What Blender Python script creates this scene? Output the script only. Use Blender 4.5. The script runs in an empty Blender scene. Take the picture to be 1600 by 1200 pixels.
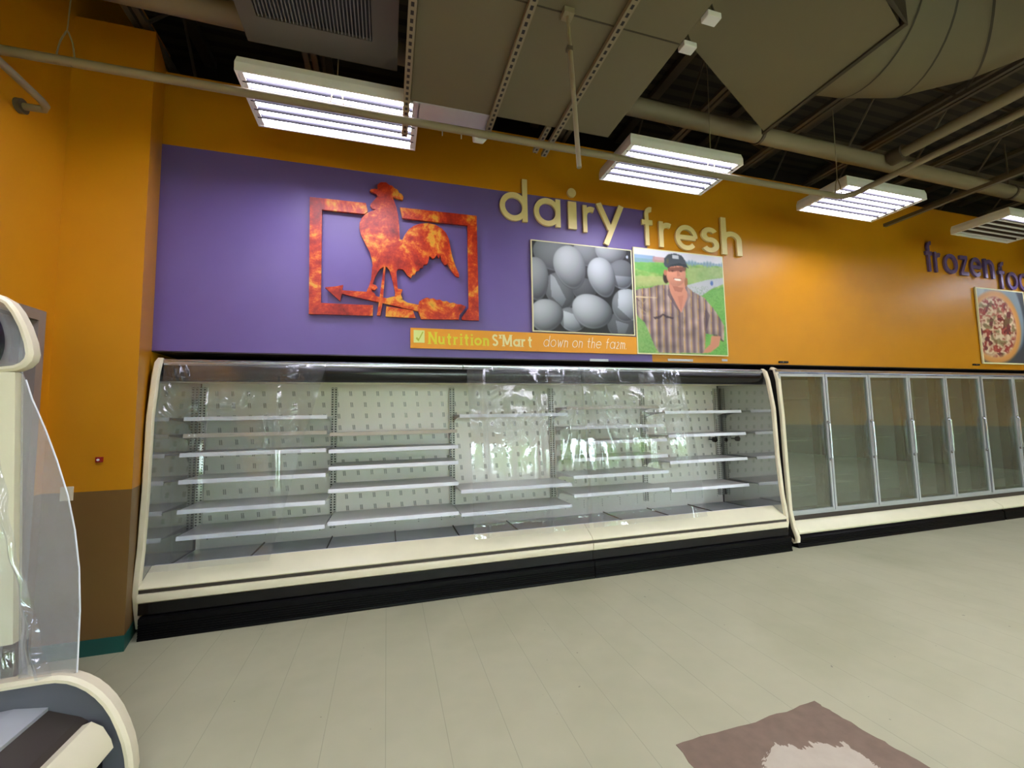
import bpy, math, random
import numpy as np
from mathutils import Vector, Matrix
from mathutils.geometry import tessellate_polygon
random.seed(4)
S = bpy.context.scene
COL = S.collection
# ------------------------------------------------------------------ camera, world, exposure
F_PX, YAW, PITCH, ROLL = 662.03, 0.28799, 0.08156, -0.0195
CAM = Vector((1.741, -4.033, 1.533))
_f = Vector((math.sin(YAW)*math.cos(PITCH), math.cos(YAW)*math.cos(PITCH), math.sin(PITCH)))
_r0 = Vector((math.cos(YAW), -math.sin(YAW), 0)); _u0 = _r0.cross(_f)
_r = _r0*math.cos(ROLL) + _u0*math.sin(ROLL); _u = -_r0*math.sin(ROLL) + _u0*math.cos(ROLL)
cd = bpy.data.cameras.new('camera'); cd.sensor_width = 36; cd.lens = 36*F_PX/1600; cd.clip_start = .05
cam = bpy.data.objects.new('camera', cd); COL.objects.link(cam)
M4 = Matrix((_r, _u, -_f)).transposed().to_4x4(); M4.translation = CAM
cam.matrix_world = M4; S.camera = cam
w = bpy.data.worlds.new('world'); S.world = w; w.use_nodes = True
w.node_tree.nodes['Background'].inputs[0].default_value = (.80, .90, 1, 1)
w.node_tree.nodes['Background'].inputs[1].default_value = 16.0
S.view_settings.view_transform = 'Standard'; S.view_settings.look = 'None'
S.view_settings.gamma = 1; S.view_settings.use_curve_mapping = False
S.view_settings.exposure = 1.15
TUBE_EMIT = 15.0
S.cycles.max_bounces = 10; S.cycles.transparent_max_bounces = 24
S.cycles.use_denoising = True; S.cycles.sample_clamp_indirect = 6
S.cycles.caustics_reflective = False; S.cycles.caustics_refractive = False

def hit(px, py, axis, val):                       # where the sight line of a photo point meets the plane axis=val
    d = _f*F_PX + _r*(px-800) - _u*(py-600)
    return CAM + d*((val-CAM[axis])/d[axis])

# ------------------------------------------------------------------ materials
def lin(h):
    if isinstance(h, str):
        v = [int(h[i:i+2], 16)/255 for i in (0, 2, 4)]
        return tuple(c/12.92 if c < .04045 else ((c+.055)/1.055)**2.4 for c in v) + (1,)
    return tuple(h)[:3] + (1,)
class NT:
    def __init__(s, name):
        s.m = bpy.data.materials.new(name); s.m.use_nodes = True; s.t = s.m.node_tree; s.n = s.t.nodes
        s.b = s.n['Principled BSDF']; s.out = s.n['Material Output']
    def node(s, typ, **kw):
        n = s.n.new(typ)
        for k, v in kw.items():
            if hasattr(n, k): setattr(n, k, v)
        return n
    def link(s, a, b): s.t.links.new(a, b)
    def setin(s, n, i, v):
        if hasattr(v, 'is_output'): s.link(v, n.inputs[i])
        else: n.inputs[i].default_value = v
    def math(s, op, a, b=0.0, c=None):
        n = s.node('ShaderNodeMath'); n.operation = op
        s.setin(n, 0, a); s.setin(n, 1, b)
        if c is not None: s.setin(n, 2, c)
        return n.outputs[0]
    def mix(s, f, a, b):
        n = s.node('ShaderNodeMix'); n.data_type = 'RGBA'
        s.setin(n, 0, f); s.setin(n, 6, a); s.setin(n, 7, b); return n.outputs[2]
    def pos(s):
        g = s.node('ShaderNodeNewGeometry'); x = s.node('ShaderNodeSeparateXYZ'); s.link(g.outputs['Position'], x.inputs[0])
        s.P = g.outputs['Position']; return x.outputs[0], x.outputs[1], x.outputs[2]
    def noise(s, scale, detail=4, vec=None, rough=.5, dist=0):
        n = s.node('ShaderNodeTexNoise'); n.inputs['Scale'].default_value = scale; n.inputs['Detail'].default_value = detail
        n.inputs['Roughness'].default_value = rough; n.inputs['Distortion'].default_value = dist
        if vec is None:
            g = s.node('ShaderNodeNewGeometry'); vec = g.outputs['Position']
        s.link(vec, n.inputs['Vector']); return n.outputs['Fac']
    def ramp(s, fac, stops):
        n = s.node('ShaderNodeValToRGB'); s.link(fac, n.inputs[0]); e = n.color_ramp.elements
        while len(e) < len(stops): e.new(.5)
        for i, (p, c) in enumerate(stops): e[i].position = p; e[i].color = lin(c)
        return n.outputs[0]
    def bump(s, h, strength=.3, dist=.01):
        n = s.node('ShaderNodeBump'); n.inputs['Strength'].default_value = strength; n.inputs['Distance'].default_value = dist
        s.link(h, n.inputs['Height']); s.link(n.outputs[0], s.b.inputs['Normal']); return n.outputs[0]
def mat(name, col, rough=.5, metal=0, var=.06, spec=None, scale=7, coat=0):
    t = NT(name); c = lin(col)
    nz = t.noise(scale)
    k = t.mix(nz, tuple(min(1, v*(1-var)) for v in c[:3])+(1,), tuple(min(1, v*(1+var)) for v in c[:3])+(1,))
    t.link(k, t.b.inputs['Base Color'])
    t.b.inputs['Roughness'].default_value = rough; t.b.inputs['Metallic'].default_value = metal
    if spec is not None: t.b.inputs['Specular IOR Level'].default_value = spec
    if coat: t.b.inputs['Coat Weight'].default_value = coat
    return t.m
GOLD, BROWN, PURP = 'd38c08', '7a5a2c', '6a529c'
def wall_mat(name, purple=False):
    t = NT(name); x, y, z = t.pos()
    nz = t.noise(3.0, 3)
    g = t.mix(nz, lin('c08009'), lin('cd8c10'))
    if purple:
        m = t.math('MULTIPLY', t.math('LESS_THAN', x, 4.58), t.math('LESS_THAN', z, 3.885))
        g = t.mix(m, g, t.mix(nz, lin('69569a'), lin('705ea1')))
        edge = t.math('LESS_THAN', z, 2.135)
        g = t.mix(edge, g, lin('1c120e'))
    else:
        g = t.mix(t.math('LESS_THAN', z, t.math('ADD', 1.085, t.math('MULTIPLY', nz, .01))), g, t.mix(nz, lin('73552a'), lin('7d5e31')))
    t.link(g, t.b.inputs['Base Color']); t.b.inputs['Roughness'].default_value = .42
    t.bump(t.noise(140, 2), .12, .002)
    return t.m
M = {}
M['wall'] = wall_mat('gold and brown wall paint'); M['soffit'] = wall_mat('gold and purple wall paint', True)
def floor_mat():
    t = NT('grey green vinyl plank floor'); x, y, z = t.pos()
    big = t.noise(.7, 4, rough=.6); sm = t.noise(9, 5)
    c = t.ramp(big, [(.3, 'a8a987'), (.55, 'b7b796'), (.75, 'aeb090')])
    c = t.mix(t.math('MULTIPLY', sm, .18), c, lin('8f8d7c'))
    fx = t.math('FRACT', t.math('DIVIDE', x, .29)); ln = t.math('LESS_THAN', fx, .014)
    c = t.mix(t.math('MULTIPLY', ln, t.math('MULTIPLY', big, .55)), c, lin('6a6654'))
    fleck = t.math('GREATER_THAN', t.noise(23, 1), .79)
    c = t.mix(t.math('MULTIPLY', fleck, .7), c, lin('6d6a5c'))
    t.link(c, t.b.inputs['Base Color'])
    r = t.math('ADD', .36, t.math('MULTIPLY', t.noise(2.2, 3), .3)); t.link(r, t.b.inputs['Roughness'])
    t.bump(t.noise(5, 3), .08, .01)
    return t.m
M['floor'] = floor_mat()
def patch_mat():
    t = NT('bare subfloor with old adhesive'); x, y, z = t.pos()
    n1 = t.noise(3.2, 6, rough=.65, dist=.6); n2 = t.noise(14, 5)
    c = t.mix(n2, lin('6d5b4a'), lin('8d7a66'))
    dx = t.math('SUBTRACT', x, 3.50); dy = t.math('SUBTRACT', y, -2.66)
    d = t.math('SQRT', t.math('ADD', t.math('MULTIPLY', dx, dx), t.math('MULTIPLY', t.math('MULTIPLY', dy, dy), 1.1)))
    m = t.math('LESS_THAN', t.math('ADD', d, t.math('MULTIPLY', n1, .35)), .49)
    c = t.mix(m, c, t.mix(n2, lin('b3a993'), lin('c9c2ac')))
    t.link(c, t.b.inputs['Base Color']); t.b.inputs['Roughness'].default_value = .7; t.bump(n1, .4, .004)
    return t.m
M['patch'] = patch_mat()
def deck_mat():
    t = NT('dark corrugated roof deck'); x, y, z = t.pos()
    fy = t.math('FRACT', t.math('DIVIDE', y, .15)); b = t.math('GREATER_THAN', fy, .55)
    c = t.mix(b, lin('3d362c'), lin('28231d')); t.link(c, t.b.inputs['Base Color']); t.b.inputs['Roughness'].default_value = .8
    return t.m
M['deck'] = deck_mat()
M['joist'] = mat('dusty steel joist', '52483a', .6)
M['duct'] = mat('painted duct board beige', '6b634a', .65, scale=2)
M['duct_dark'] = mat('duct seam', '3c3527', .7)
M['galv'] = mat('galvanised sheet', 'b9bcc2', .4, .3)
M['pipe'] = mat('painted pipe tan', '83785f', .55)
M['dark'] = mat('near black recess', '15110f', .8)
M['black'] = mat('black glossy trim', '050609', .2, 0, spec=.5)
M['kick'] = mat('black kick plate', '030304', .45, spec=.15)
M['kick2'] = mat('dark bumper strip', '3a332c', .45)
M['cream'] = mat('cream plastic bumper', 'e0d7ba', .38)
M['creamw'] = mat('cream painted metal', 'e2dcbc', .35, spec=.5)
M['chrome'] = mat('brushed aluminium rail', 'c9ced8', .22, .9)
M['alu'] = mat('anodised aluminium frame', 'bdc3c5', .35, .35)
M['reflector'] = mat('polished fixture reflector', '34333a', .3, .9)
M['boxgrey'] = mat('dull grey duct box', '57524f', .6)
M['shelf'] = mat('grey white shelf metal', 'd6d7d5', .4)
M['lip'] = mat('white price channel', 'e6e9ee', .25)
M['oldlip'] = mat('beige shelf edge', 'bdb5a4', .4)
M['white'] = mat('white enamel', 'dadadb', .35)
M['pan'] = mat('grey deck pan', 'b4b9bd', .35, .15)
M['teal'] = mat('teal vinyl base', '0f5148', .5)
M['doorframe'] = mat('grey taupe door frame', '8d8078', .5)
M['doorslab'] = mat('slate door', '5d5f66', .45)
M['letter'] = mat('cream letter', 'ead69a', .45)
M['pletter'] = mat('violet letter', '6a5896', .25, .1)
M['postercream'] = mat('cream poster edge', 'ece6b8', .5)
M['banner'] = mat('orange banner', 'e39a1e', .5)
M['yellow'] = mat('yellow lettering', 'd9d22a', .5); M['paleyellow'] = mat('pale lettering', 'e9dfa0', .5); M['whitetext'] = mat('white script', 'f5efe0', .5)
M['logo'] = mat('pale green logo', 'd3de86', .5); M['logo2'] = mat('green tick', 'a9b83a', .5)
M['red'] = mat('red box', '8e1414', .4)
M['orange'] = mat('mounting board edge', '5a2a1a', .6)
M['tree'] = mat('hedge leaves', '6b9a30', .8, var=.6, scale=5)
M['pave'] = mat('outside paving', 'a9a69b', .9)
M['grille'] = mat('dark grille back', '2b2c33', .7)
M['fin'] = mat('grille fin', '6e6c70', .5)
def rust_mat():
    t = NT('mottled red and amber print'); 
    n = t.noise(3.2, 8, rough=.68, dist=.8); n2 = t.noise(11, 6, rough=.7)
    f = t.math('ADD', t.math('MULTIPLY', n, .65), t.math('MULTIPLY', n2, .35))
    c = t.ramp(f, [(.36, '6e1208'), (.44, '9c1e0c'), (.50, 'c0330f'), (.54, 'd4601a'), (.59, 'e0a032'), (.68, 'a88424')])
    t.link(c, t.b.inputs['Base Color']); t.b.inputs['Roughness'].default_value = .4; return t.m
M['rust'] = rust_mat()
def back_mat(name, mirror=0.0, axis=0, z0=.55):
    t = NT(name); p = t.pos(); x = p[axis]; z = p[2]
    per = .1355
    fx = t.math('FRACT', t.math('DIVIDE', t.math('ADD', x, t.math('MULTIPLY', z, .10)), per)); fz = t.math('FRACT', t.math('DIVIDE', z, .118))
    a = t.math('LESS_THAN', t.math('ABSOLUTE', t.math('SUBTRACT', fx, .5)), .095)
    b = t.math('LESS_THAN', t.math('ABSOLUTE', t.math('SUBTRACT', fz, .5)), .21)
    mid = t.math('GREATER_THAN', t.math('ABSOLUTE', t.math('SUBTRACT', fx, .5)), .022)
    lim = t.math('MULTIPLY', t.math('GREATER_THAN', z, z0), t.math('LESS_THAN', z, 1.86))
    m = t.math('MULTIPLY', t.math('MULTIPLY', a, b), t.math('MULTIPLY', lim, t.math('ADD', .22, t.math('MULTIPLY', mid, .42))))
    fd = t.math('FRACT', t.math('DIVIDE', x, .244)); fe = t.math('FRACT', t.math('DIVIDE', z, .026))
    d1 = t.math('LESS_THAN', t.math('ABSOLUTE', t.math('SUBTRACT', fd, .5)), .018)
    d2 = t.math('LESS_THAN', t.math('ABSOLUTE', t.math('SUBTRACT', fe, .5)), .2)
    dm = t.math('MULTIPLY', t.math('MULTIPLY', d1, d2), t.math('MULTIPLY', t.math('GREATER_THAN', z, .44), t.math('LESS_THAN', z, z0)))
    m = t.math('MAXIMUM', m, t.math('MULTIPLY', dm, .85))
    nz = t.noise(2.5, 4)
    c = t.mix(m, t.mix(nz, lin('ebe6de'), lin('f4efe9')), lin('4c4a45'))
    t.link(c, t.b.inputs['Base Color']); t.b.inputs['Roughness'].default_value = .3 if not mirror else .12
    t.b.inputs['Metallic'].default_value = mirror
    return t.m
M['back'] = back_mat('slotted white back panel'); M['side'] = mat('mirror grey end liner', 'b4b6b4', .07, .75, var=.02)
def upright_mat():
    t = NT('perforated shelf standard'); x, y, z = t.pos()
    fz = t.math('FRACT', t.math('DIVIDE', z, .0254)); b = t.math('LESS_THAN', t.math('ABSOLUTE', t.math('SUBTRACT', fz, .5)), .27)
    tc = t.node('ShaderNodeTexCoord'); sx = t.node('ShaderNodeSeparateXYZ'); t.link(tc.outputs['Generated'], sx.inputs[0])
    d = t.math('ABSOLUTE', t.math('SUBTRACT', t.math('ABSOLUTE', t.math('SUBTRACT', sx.outputs[0], .5)), .27))
    a = t.math('LESS_THAN', d, .13)
    m = t.math('MULTIPLY', a, b); c = t.mix(m, lin('c9c8c0'), lin('0c0b0a'))
    t.link(c, t.b.inputs['Base Color']); t.b.inputs['Roughness'].default_value = .35; return t.m
M['upright'] = upright_mat()
def strut_mat():
    t = NT('slotted strut channel'); x, y, z = t.pos()
    fy = t.math('FRACT', t.math('DIVIDE', y, .05)); b = t.math('LESS_THAN', t.math('ABSOLUTE', t.math('SUBTRACT', fy, .5)), .27)
    tc = t.node('ShaderNodeTexCoord'); sx = t.node('ShaderNodeSeparateXYZ'); t.link(tc.outputs['Generated'], sx.inputs[0])
    a = t.math('LESS_THAN', t.math('ABSOLUTE', t.math('SUBTRACT', sx.outputs[0], .5)), .2)
    c = t.mix(t.math('MULTIPLY', a, b), lin('867b62'), lin('0c0906'))
    t.link(c, t.b.inputs['Base Color']); t.b.inputs['Roughness'].default_value = .55; return t.m
M['strut'] = strut_mat()
def glass_mat(name, tint, refl=.12, rough=.03, haze=0, hazecol='ffffff', bump=0, bscale=6, edge=.25):
    t = NT(name); t.n.remove(t.b)
    tr = t.node('ShaderNodeBsdfTransparent'); tr.inputs[0].default_value = lin(tint)
    gl = t.node('ShaderNodeBsdfGlossy'); gl.inputs['Roughness'].default_value = rough
    lw = t.node('ShaderNodeLayerWeight'); lw.inputs[0].default_value = .35
    if bump:
        b = t.node('ShaderNodeBump'); b.inputs['Strength'].default_value = bump; b.inputs['Distance'].default_value = .02
        t.link(t.noise(bscale, 3, dist=.5), b.inputs['Height']); t.link(b.outputs[0], gl.inputs['Normal']); t.link(b.outputs[0], lw.inputs['Normal'])
    f = t.math('ADD', refl, t.math('MULTIPLY', lw.outputs['Fresnel'], edge))
    mx = t.node('ShaderNodeMixShader'); t.link(f, mx.inputs[0]); t.link(tr.outputs[0], mx.inputs[1]); t.link(gl.outputs[0], mx.inputs[2])
    o = mx.outputs[0]
    if haze:
        df = t.node('ShaderNodeBsdfDiffuse'); df.inputs[0].default_value = lin(hazecol)
        m2 = t.node('ShaderNodeMixShader'); m2.inputs[0].default_value = haze; t.link(o, m2.inputs[1]); t.link(df.outputs[0], m2.inputs[2]); o = m2.outputs[0]
    t.link(o, t.out.inputs[0]); return t.m
M['film'] = glass_mat('clear plastic sheeting', 'f8fafc', .07, .035, .05, 'f2f4f8', .16, 3.5)
M['acrylic'] = glass_mat('scuffed clear acrylic', 'f2f2f0', .05, .12, .17, 'e6e6ea', .12, 3)
M['doorglass'] = glass_mat('freezer door glass', 'dde6e0', .15, .02, .085, 'b4bba4')  # grey-green haze put in to imitate reflected shop light
M['pane'] = glass_mat('shop window glass', 'f0f5f3', .06, .01)
def emit(name, col, s):
    t = NT(name); t.b.inputs['Base Color'].default_value = (1, 1, 1, 1)
    t.b.inputs['Emission Color'].default_value = lin(col); t.b.inputs['Emission Strength'].default_value = s; return t.m
M['tube'] = emit('lit fluorescent tube', 'f1eeff', TUBE_EMIT)
def print_mat(name):
    t = NT(name); a = t.node('ShaderNodeAttribute'); a.attribute_name = 'ink'
    t.link(a.outputs['Color'], t.b.inputs['Base Color']); t.b.inputs['Roughness'].default_value = .45; return t.m
M['print'] = print_mat('printed poster ink')

# ------------------------------------------------------------------ mesh builders
class MB:
    def __init__(s): s.v = []; s.f = []
    def add(s, vs, fs):
        n = len(s.v); s.v += [Vector(v) for v in vs]; s.f += [tuple(i+n for i in f) for f in fs]; return s
    def box(s, x0, y0, z0, x1, y1, z1):
        x0, x1 = sorted((x0, x1)); y0, y1 = sorted((y0, y1)); z0, z1 = sorted((z0, z1))
        return s.add([(x0,y0,z0),(x1,y0,z0),(x1,y1,z0),(x0,y1,z0),(x0,y0,z1),(x1,y0,z1),(x1,y1,z1),(x0,y1,z1)],
                     [(0,3,2,1),(4,5,6,7),(0,1,5,4),(1,2,6,5),(2,3,7,6),(3,0,4,7)])
    def prism(s, poly, f0, f1):                   # poly of 2-D points, f0/f1 map a point to its two ends
        n = len(poly); A = [Vector(f0(p)) for p in poly]; B = [Vector(f1(p)) for p in poly]
        tri = tessellate_polygon([[Vector((p[0], p[1], 0)) for p in poly]])
        fs = [t for t in tri] + [tuple(i+n for i in reversed(t)) for t in tri]
        fs += [(i, (i+1) % n, (i+1) % n+n, i+n) for i in range(n)]
        return s.add(A+B, fs)
    def xprism(s, poly, x0, x1): return s.prism(poly, lambda p: (x0, p[0], p[1]), lambda p: (x1, p[0], p[1]))
    def yprism(s, poly, y0, y1): return s.prism(poly, lambda p: (p[0], y0, p[1]), lambda p: (p[0], y1, p[1]))
    def zprism(s, poly, z0, z1): return s.prism(poly, lambda p: (p[0], p[1], z0), lambda p: (p[0], p[1], z1))
    def tube(s, pts, r, n=10, caps=True):
        pts = [Vector(p) for p in pts]; rings = []; rr = r if isinstance(r, (list, tuple)) else [r]*len(pts)
        up = None
        for i, p in enumerate(pts):
            d = (pts[min(i+1, len(pts)-1)] - pts[max(i-1, 0)]).normalized()
            if up is None:
                up = Vector((0, 0, 1)) if abs(d.z) < .9 else Vector((0, 1, 0))
            a = d.cross(up).normalized(); up = a.cross(d).normalized()
            rings.append([p + (a*math.cos(t) + up*math.sin(t))*rr[i] for t in [2*math.pi*k/n for k in range(n)]])
        vs = [v for g in rings for v in g]
        fs = [(i*n+k, i*n+(k+1) % n, (i+1)*n+(k+1) % n, (i+1)*n+k) for i in range(len(pts)-1) for k in range(n)]
        if caps: fs += [tuple(reversed(range(n))), tuple(range((len(pts)-1)*n, len(pts)*n))]
        return s.add(vs, fs)
    def band(s, path, wdir, w, thick):            # a flat strip that follows a path; wdir is its broad direction
        path = [Vector(p) for p in path]; wd = Vector(wdir).normalized(); vs = []
        for i, p in enumerate(path):
            d = (path[min(i+1, len(path)-1)] - path[max(i-1, 0)]).normalized(); nn = d.cross(wd).normalized()
            for a, b in ((-.5, 0), (-.32, .5), (.32, .5), (.5, 0), (.5, -.5), (-.5, -.5)): vs.append(p + wd*w*a + nn*thick*b)
        m = 6; fs = [(i*m+k, i*m+(k+1) % m, (i+1)*m+(k+1) % m, (i+1)*m+k) for i in range(len(path)-1) for k in range(m)]
        fs += [tuple(range(m)), tuple(reversed(range((len(path)-1)*m, len(path)*m)))]
        return s.add(vs, fs)
    def grid(s, nu, nv, fn):
        vs = [fn(i/nu, j/nv) for j in range(nv+1) for i in range(nu+1)]
        return s.add(vs, [(j*(nu+1)+i, j*(nu+1)+i+1, (j+1)*(nu+1)+i+1, (j+1)*(nu+1)+i) for j in range(nv) for i in range(nu)])
def obj(name, mb, m, parent=None, smooth=False, bevel=0):
    me = bpy.data.meshes.new(name); o = bpy.data.objects.new(name, me); COL.objects.link(o)
    base = Vector((0, 0, 0))
    if parent is not None:
        p = parent
        while p is not None: base = base + p.location; p = p.parent
        o.parent = parent
    else:
        xs = [v.x for v in mb.v]; ys = [v.y for v in mb.v]; zs = [v.z for v in mb.v]
        base = Vector(((min(xs)+max(xs))/2, (min(ys)+max(ys))/2, min(zs))); o.location = base
    me.from_pydata([tuple(v-base) for v in mb.v], [], mb.f); me.materials.append(M[m])
    if smooth:
        me.polygons.foreach_set('use_smooth', [True]*len(me.polygons))
        md = o.modifiers.new('wn', 'EDGE_SPLIT'); md.split_angle = math.radians(40)
    if bevel:
        md = o.modifiers.new('bevel', 'BEVEL'); md.width = bevel; md.segments = 2; md.limit_method = 'ANGLE'
    me.validate(); me.update()
    import bmesh
    bm = bmesh.new(); bm.from_mesh(me); bmesh.ops.recalc_face_normals(bm, faces=bm.faces); bm.to_mesh(me); bm.free()
    return o
def tag(o, label=None, cat=None, group=None, kind=None):
    if label: o['label'] = label
    if cat: o['category'] = cat
    if group: o['group'] = group
    if kind: o['kind'] = kind
    return o
def empty(name, loc, label, cat, group=None):
    o = bpy.data.objects.new(name, None); COL.objects.link(o); o.location = loc; o.empty_display_size = .1
    return tag(o, label, cat, group)
def struct(name, mb, m, label=None, cat=None): 
    o = obj(name, mb, m); o['kind'] = 'structure'
    if label: tag(o, label, cat)
    return o
def copy_tree(o, parent=None):
    c = o.copy(); COL.objects.link(c); c.parent = parent
    for ch in [k for k in COL.objects if k.parent == o]: copy_tree(ch, c)
    return c
B = lambda *a: MB().box(*a)

# ------------------------------------------------------------------ the shell
XL, XR, YF = -.48, 17.0, -13.0
WY = .02                                           # face of the painted wall above the cases
struct('floor', B(XL-.2, YF-.1, -.12, XR+.1, 1.2, 0), 'floor', 'grey green vinyl plank sales floor', 'floor')
struct('ceiling', B(XL-.2, YF-.1, 5.45, XR+.1, 1.2, 5.55), 'deck', 'dark corrugated metal roof deck above the joists', 'ceiling')
struct('wall_back', B(-.075, WY, 2.125, XR+.1, 1.0, 4.53), 'soffit', 'gold wall with a purple field above the refrigerated cases', 'wall')
struct('wall_rear', B(-.60, 1.0, 0, XR+.1, 1.1, 5.45), 'dark', 'dark recess wall behind the refrigerated cases', 'wall')
struct('wall_left', MB().box(XL-.12, YF, 0, XL, -1.42, 5.45).box(XL-.12, -.46, 0, XL, 1.0, 5.45).box(XL-.12, -1.42, 2.31, XL, -.46, 5.45), 'wall',
       'gold and brown side wall at the left', 'wall')
struct('wall_right', B(XR, YF, 0, XR+.1, 1.1, 5.45), 'wall', 'gold and brown wall at the far right', 'wall')
pil = [(XL, -.36), (.02, -.36), (-.075, WY), (-.075, .99), (XL, .99)]
struct('wall_pilaster', MB().zprism(pil, 0, 4.56), 'wall', 'gold and brown corner pilaster left of the open cases', 'wall')
struct('baseboard_left', MB().zprism([(XL+.001, -.368), (.026, -.368), (-.06, -.02), (-.07, -.02), (.018, -.3605), (XL+.001, -.3605)], 0, .105), 'teal', 'teal vinyl base along the foot of the pilaster', 'baseboard')
# front wall behind the camera with tall shop windows
fw = MB()
wins = [(1.2+i*2.6, 1.2+i*2.6+2.2) for i in range(5)]
x = XL
for a, b in wins: fw.box(x, YF-.12, 0, a, YF, 5.45); fw.box(a, YF-.12, 0, b, YF, .12); fw.box(a, YF-.12, 2.75, b, YF, 5.45); x = b
fw.box(x, YF-.12, 0, XR, YF, 5.45)
struct('wall_front', fw, 'wall', 'storefront wall opposite the cases', 'wall')
for i, (a, b) in enumerate(wins):
    fr = MB().box(a, YF-.09, .12, a+.05, YF-.03, 2.75).box(b-.05, YF-.09, .12, b, YF-.03, 2.75).box(a, YF-.09, .12, b, YF-.03, .17).box(a, YF-.09, 2.7, b, YF-.03, 2.75).box((a+b)/2-.025, YF-.09, .17, (a+b)/2+.025, YF-.03, 2.7)
    wdw = struct('window_%d' % (i+1), fr, 'alu', 'storefront window number %d from the left wall' % (i+1), 'window')
    obj('pane', B(a+.05, YF-.065, .17, b-.05, YF-.058, 2.7), 'pane', wdw)
struct('ground', B(-14, -40, -.14, 34, YF-.1, -.02), 'pave', 'pale paving outside the storefront', 'ground')
hb = MB()
for k in range(16):
    cx = -4+k*1.7+random.uniform(-.3, .3); r = random.uniform(.65, 1.1); hh = random.uniform(1.6, 4.2)
    for q in range(150):
        t1, t2 = random.uniform(0, 6.28), random.uniform(0, 1.5); p = Vector((cx+r*math.cos(t1)*math.cos(t2), -18.5+.7*r*math.sin(t1)*math.cos(t2), .3+hh*math.sin(t2)))
        e = .26; hb.add([p+Vector((random.uniform(-e, e), random.uniform(-e, e), random.uniform(-e, e))) for _ in range(3)], [(0, 1, 2)])
    hb.tube([(cx, -18.5, -.02), (cx, -18.5, hh*.55), (cx, -18.5, hh)], [r*.6, r*.75, r*.25], 9)
tag(obj('hedge', hb, 'tree'), 'green hedge outside the storefront windows', 'hedge', None, 'stuff')
# door in the left wall
d = empty('door_1', (XL-.02, -.94, 0), 'slate grey door with taupe frame in the left wall', 'door'); d['kind'] = 'structure'
obj('door_frame', MB().box(XL-.115, -.52, 0, XL+.02, -.46, 2.31).box(XL-.115, -1.42, 0, XL+.02, -1.36, 2.31).box(XL-.115, -1.36, 2.24, XL+.02, -.52, 2.31), 'doorframe', d)
obj('door_panel', B(XL-.09, -1.36, .01, XL-.05, -.52, 2.24), 'doorslab', d)
obj('edge_strip', B(XL-.05, -.55, .01, XL-.03, -.535, 2.2), 'alu', d)
# floor patch
c0 = [hit(*p, 2, 0) for p in ((1055, 1160), (1272, 1096))]
base = [(3.045, -2.215), (3.45, -2.215), (3.93, -2.19), (3.955, -2.4), (3.985, -2.62), (3.99, -2.95), (3.96, -3.12), (3.5, -3.13), (3.03, -3.12), (3.0, -2.7)]
poly = []
for i, p in enumerate(base):
    q = base[(i+1) % len(base)]
    for k in range(9):
        t = k/9; poly.append((p[0]+(q[0]-p[0])*t+random.uniform(-.007, .007), p[1]+(q[1]-p[1])*t+random.uniform(-.007, .007)))
tag(obj('floor_patch', MB().zprism(poly, .0002, .002), 'patch'), 'rough square patch of bare brown subfloor with pale residue in its middle', 'floor patch')
# small painted smudges / fittings on the wall above the cases
for px, ww, cx, lab in ((936, .22, 0, 'grey smudge at the foot of the purple wall'), (1063, .34, 0, 'long grey smudge at the foot of the wall below the farmer poster'), (1132, .08, 0, 'small square grey smudge right of the farmer poster foot')):
    p = hit(px, 563, 1, WY)
    tag(obj('wall_plate', B(p.x-ww/2, WY-.006, p.z-.012, p.x+ww/2, WY-.0005, p.z+.014), 'galv', bevel=.002), lab, 'bracket')  # smudge marks on the wall, built as thin grey slabs
for px, py, lab in ((1223, 566, 'small dark hook fitting on the gold wall above the first freezer door'), (1524, 570, 'small dark hook fitting on the gold wall below the pizza poster')):
    p = hit(px, py, 1, WY)
    e = empty('wall_hook', (p.x, WY, p.z), lab, 'hook')
    obj('plate', B(p.x-.07, WY-.02, p.z-.012, p.x+.07, WY-.0005, p.z+.012), 'dark', e); obj('screw', MB().tube([(p.x-.02, WY-.028, p.z), (p.x-.02, WY-.019, p.z)], .008), 'chrome', e)
# pilaster fittings
p = hit(105, 772, 1, -.36)
e = empty('wall_plate', (p.x, -.361, p.z-.04), 'cream blank switch plate on the pilaster where gold meets brown', 'switch plate')
obj('cover', B(p.x-.036, -.368, p.z-.045, p.x+.036, -.3605, p.z+.05), 'cream', e, bevel=.003)
obj('screw', MB().tube([(p.x, -.3695, p.z+.03), (p.x, -.3675, p.z+.03)], .004), 'chrome', e)
p = hit(157, 718, 1, -.36)
e = empty('alarm_button', (p.x, -.361, p.z-.02), 'small red button box on the gold pilaster', 'button')
obj('housing', B(p.x-.018, -.385, p.z-.018, p.x+.018, -.3605, p.z+.018), 'red', e, bevel=.003); obj('button', MB().tube([(p.x, -.390, p.z), (p.x, -.384, p.z)], .008), 'lip', e)

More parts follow.
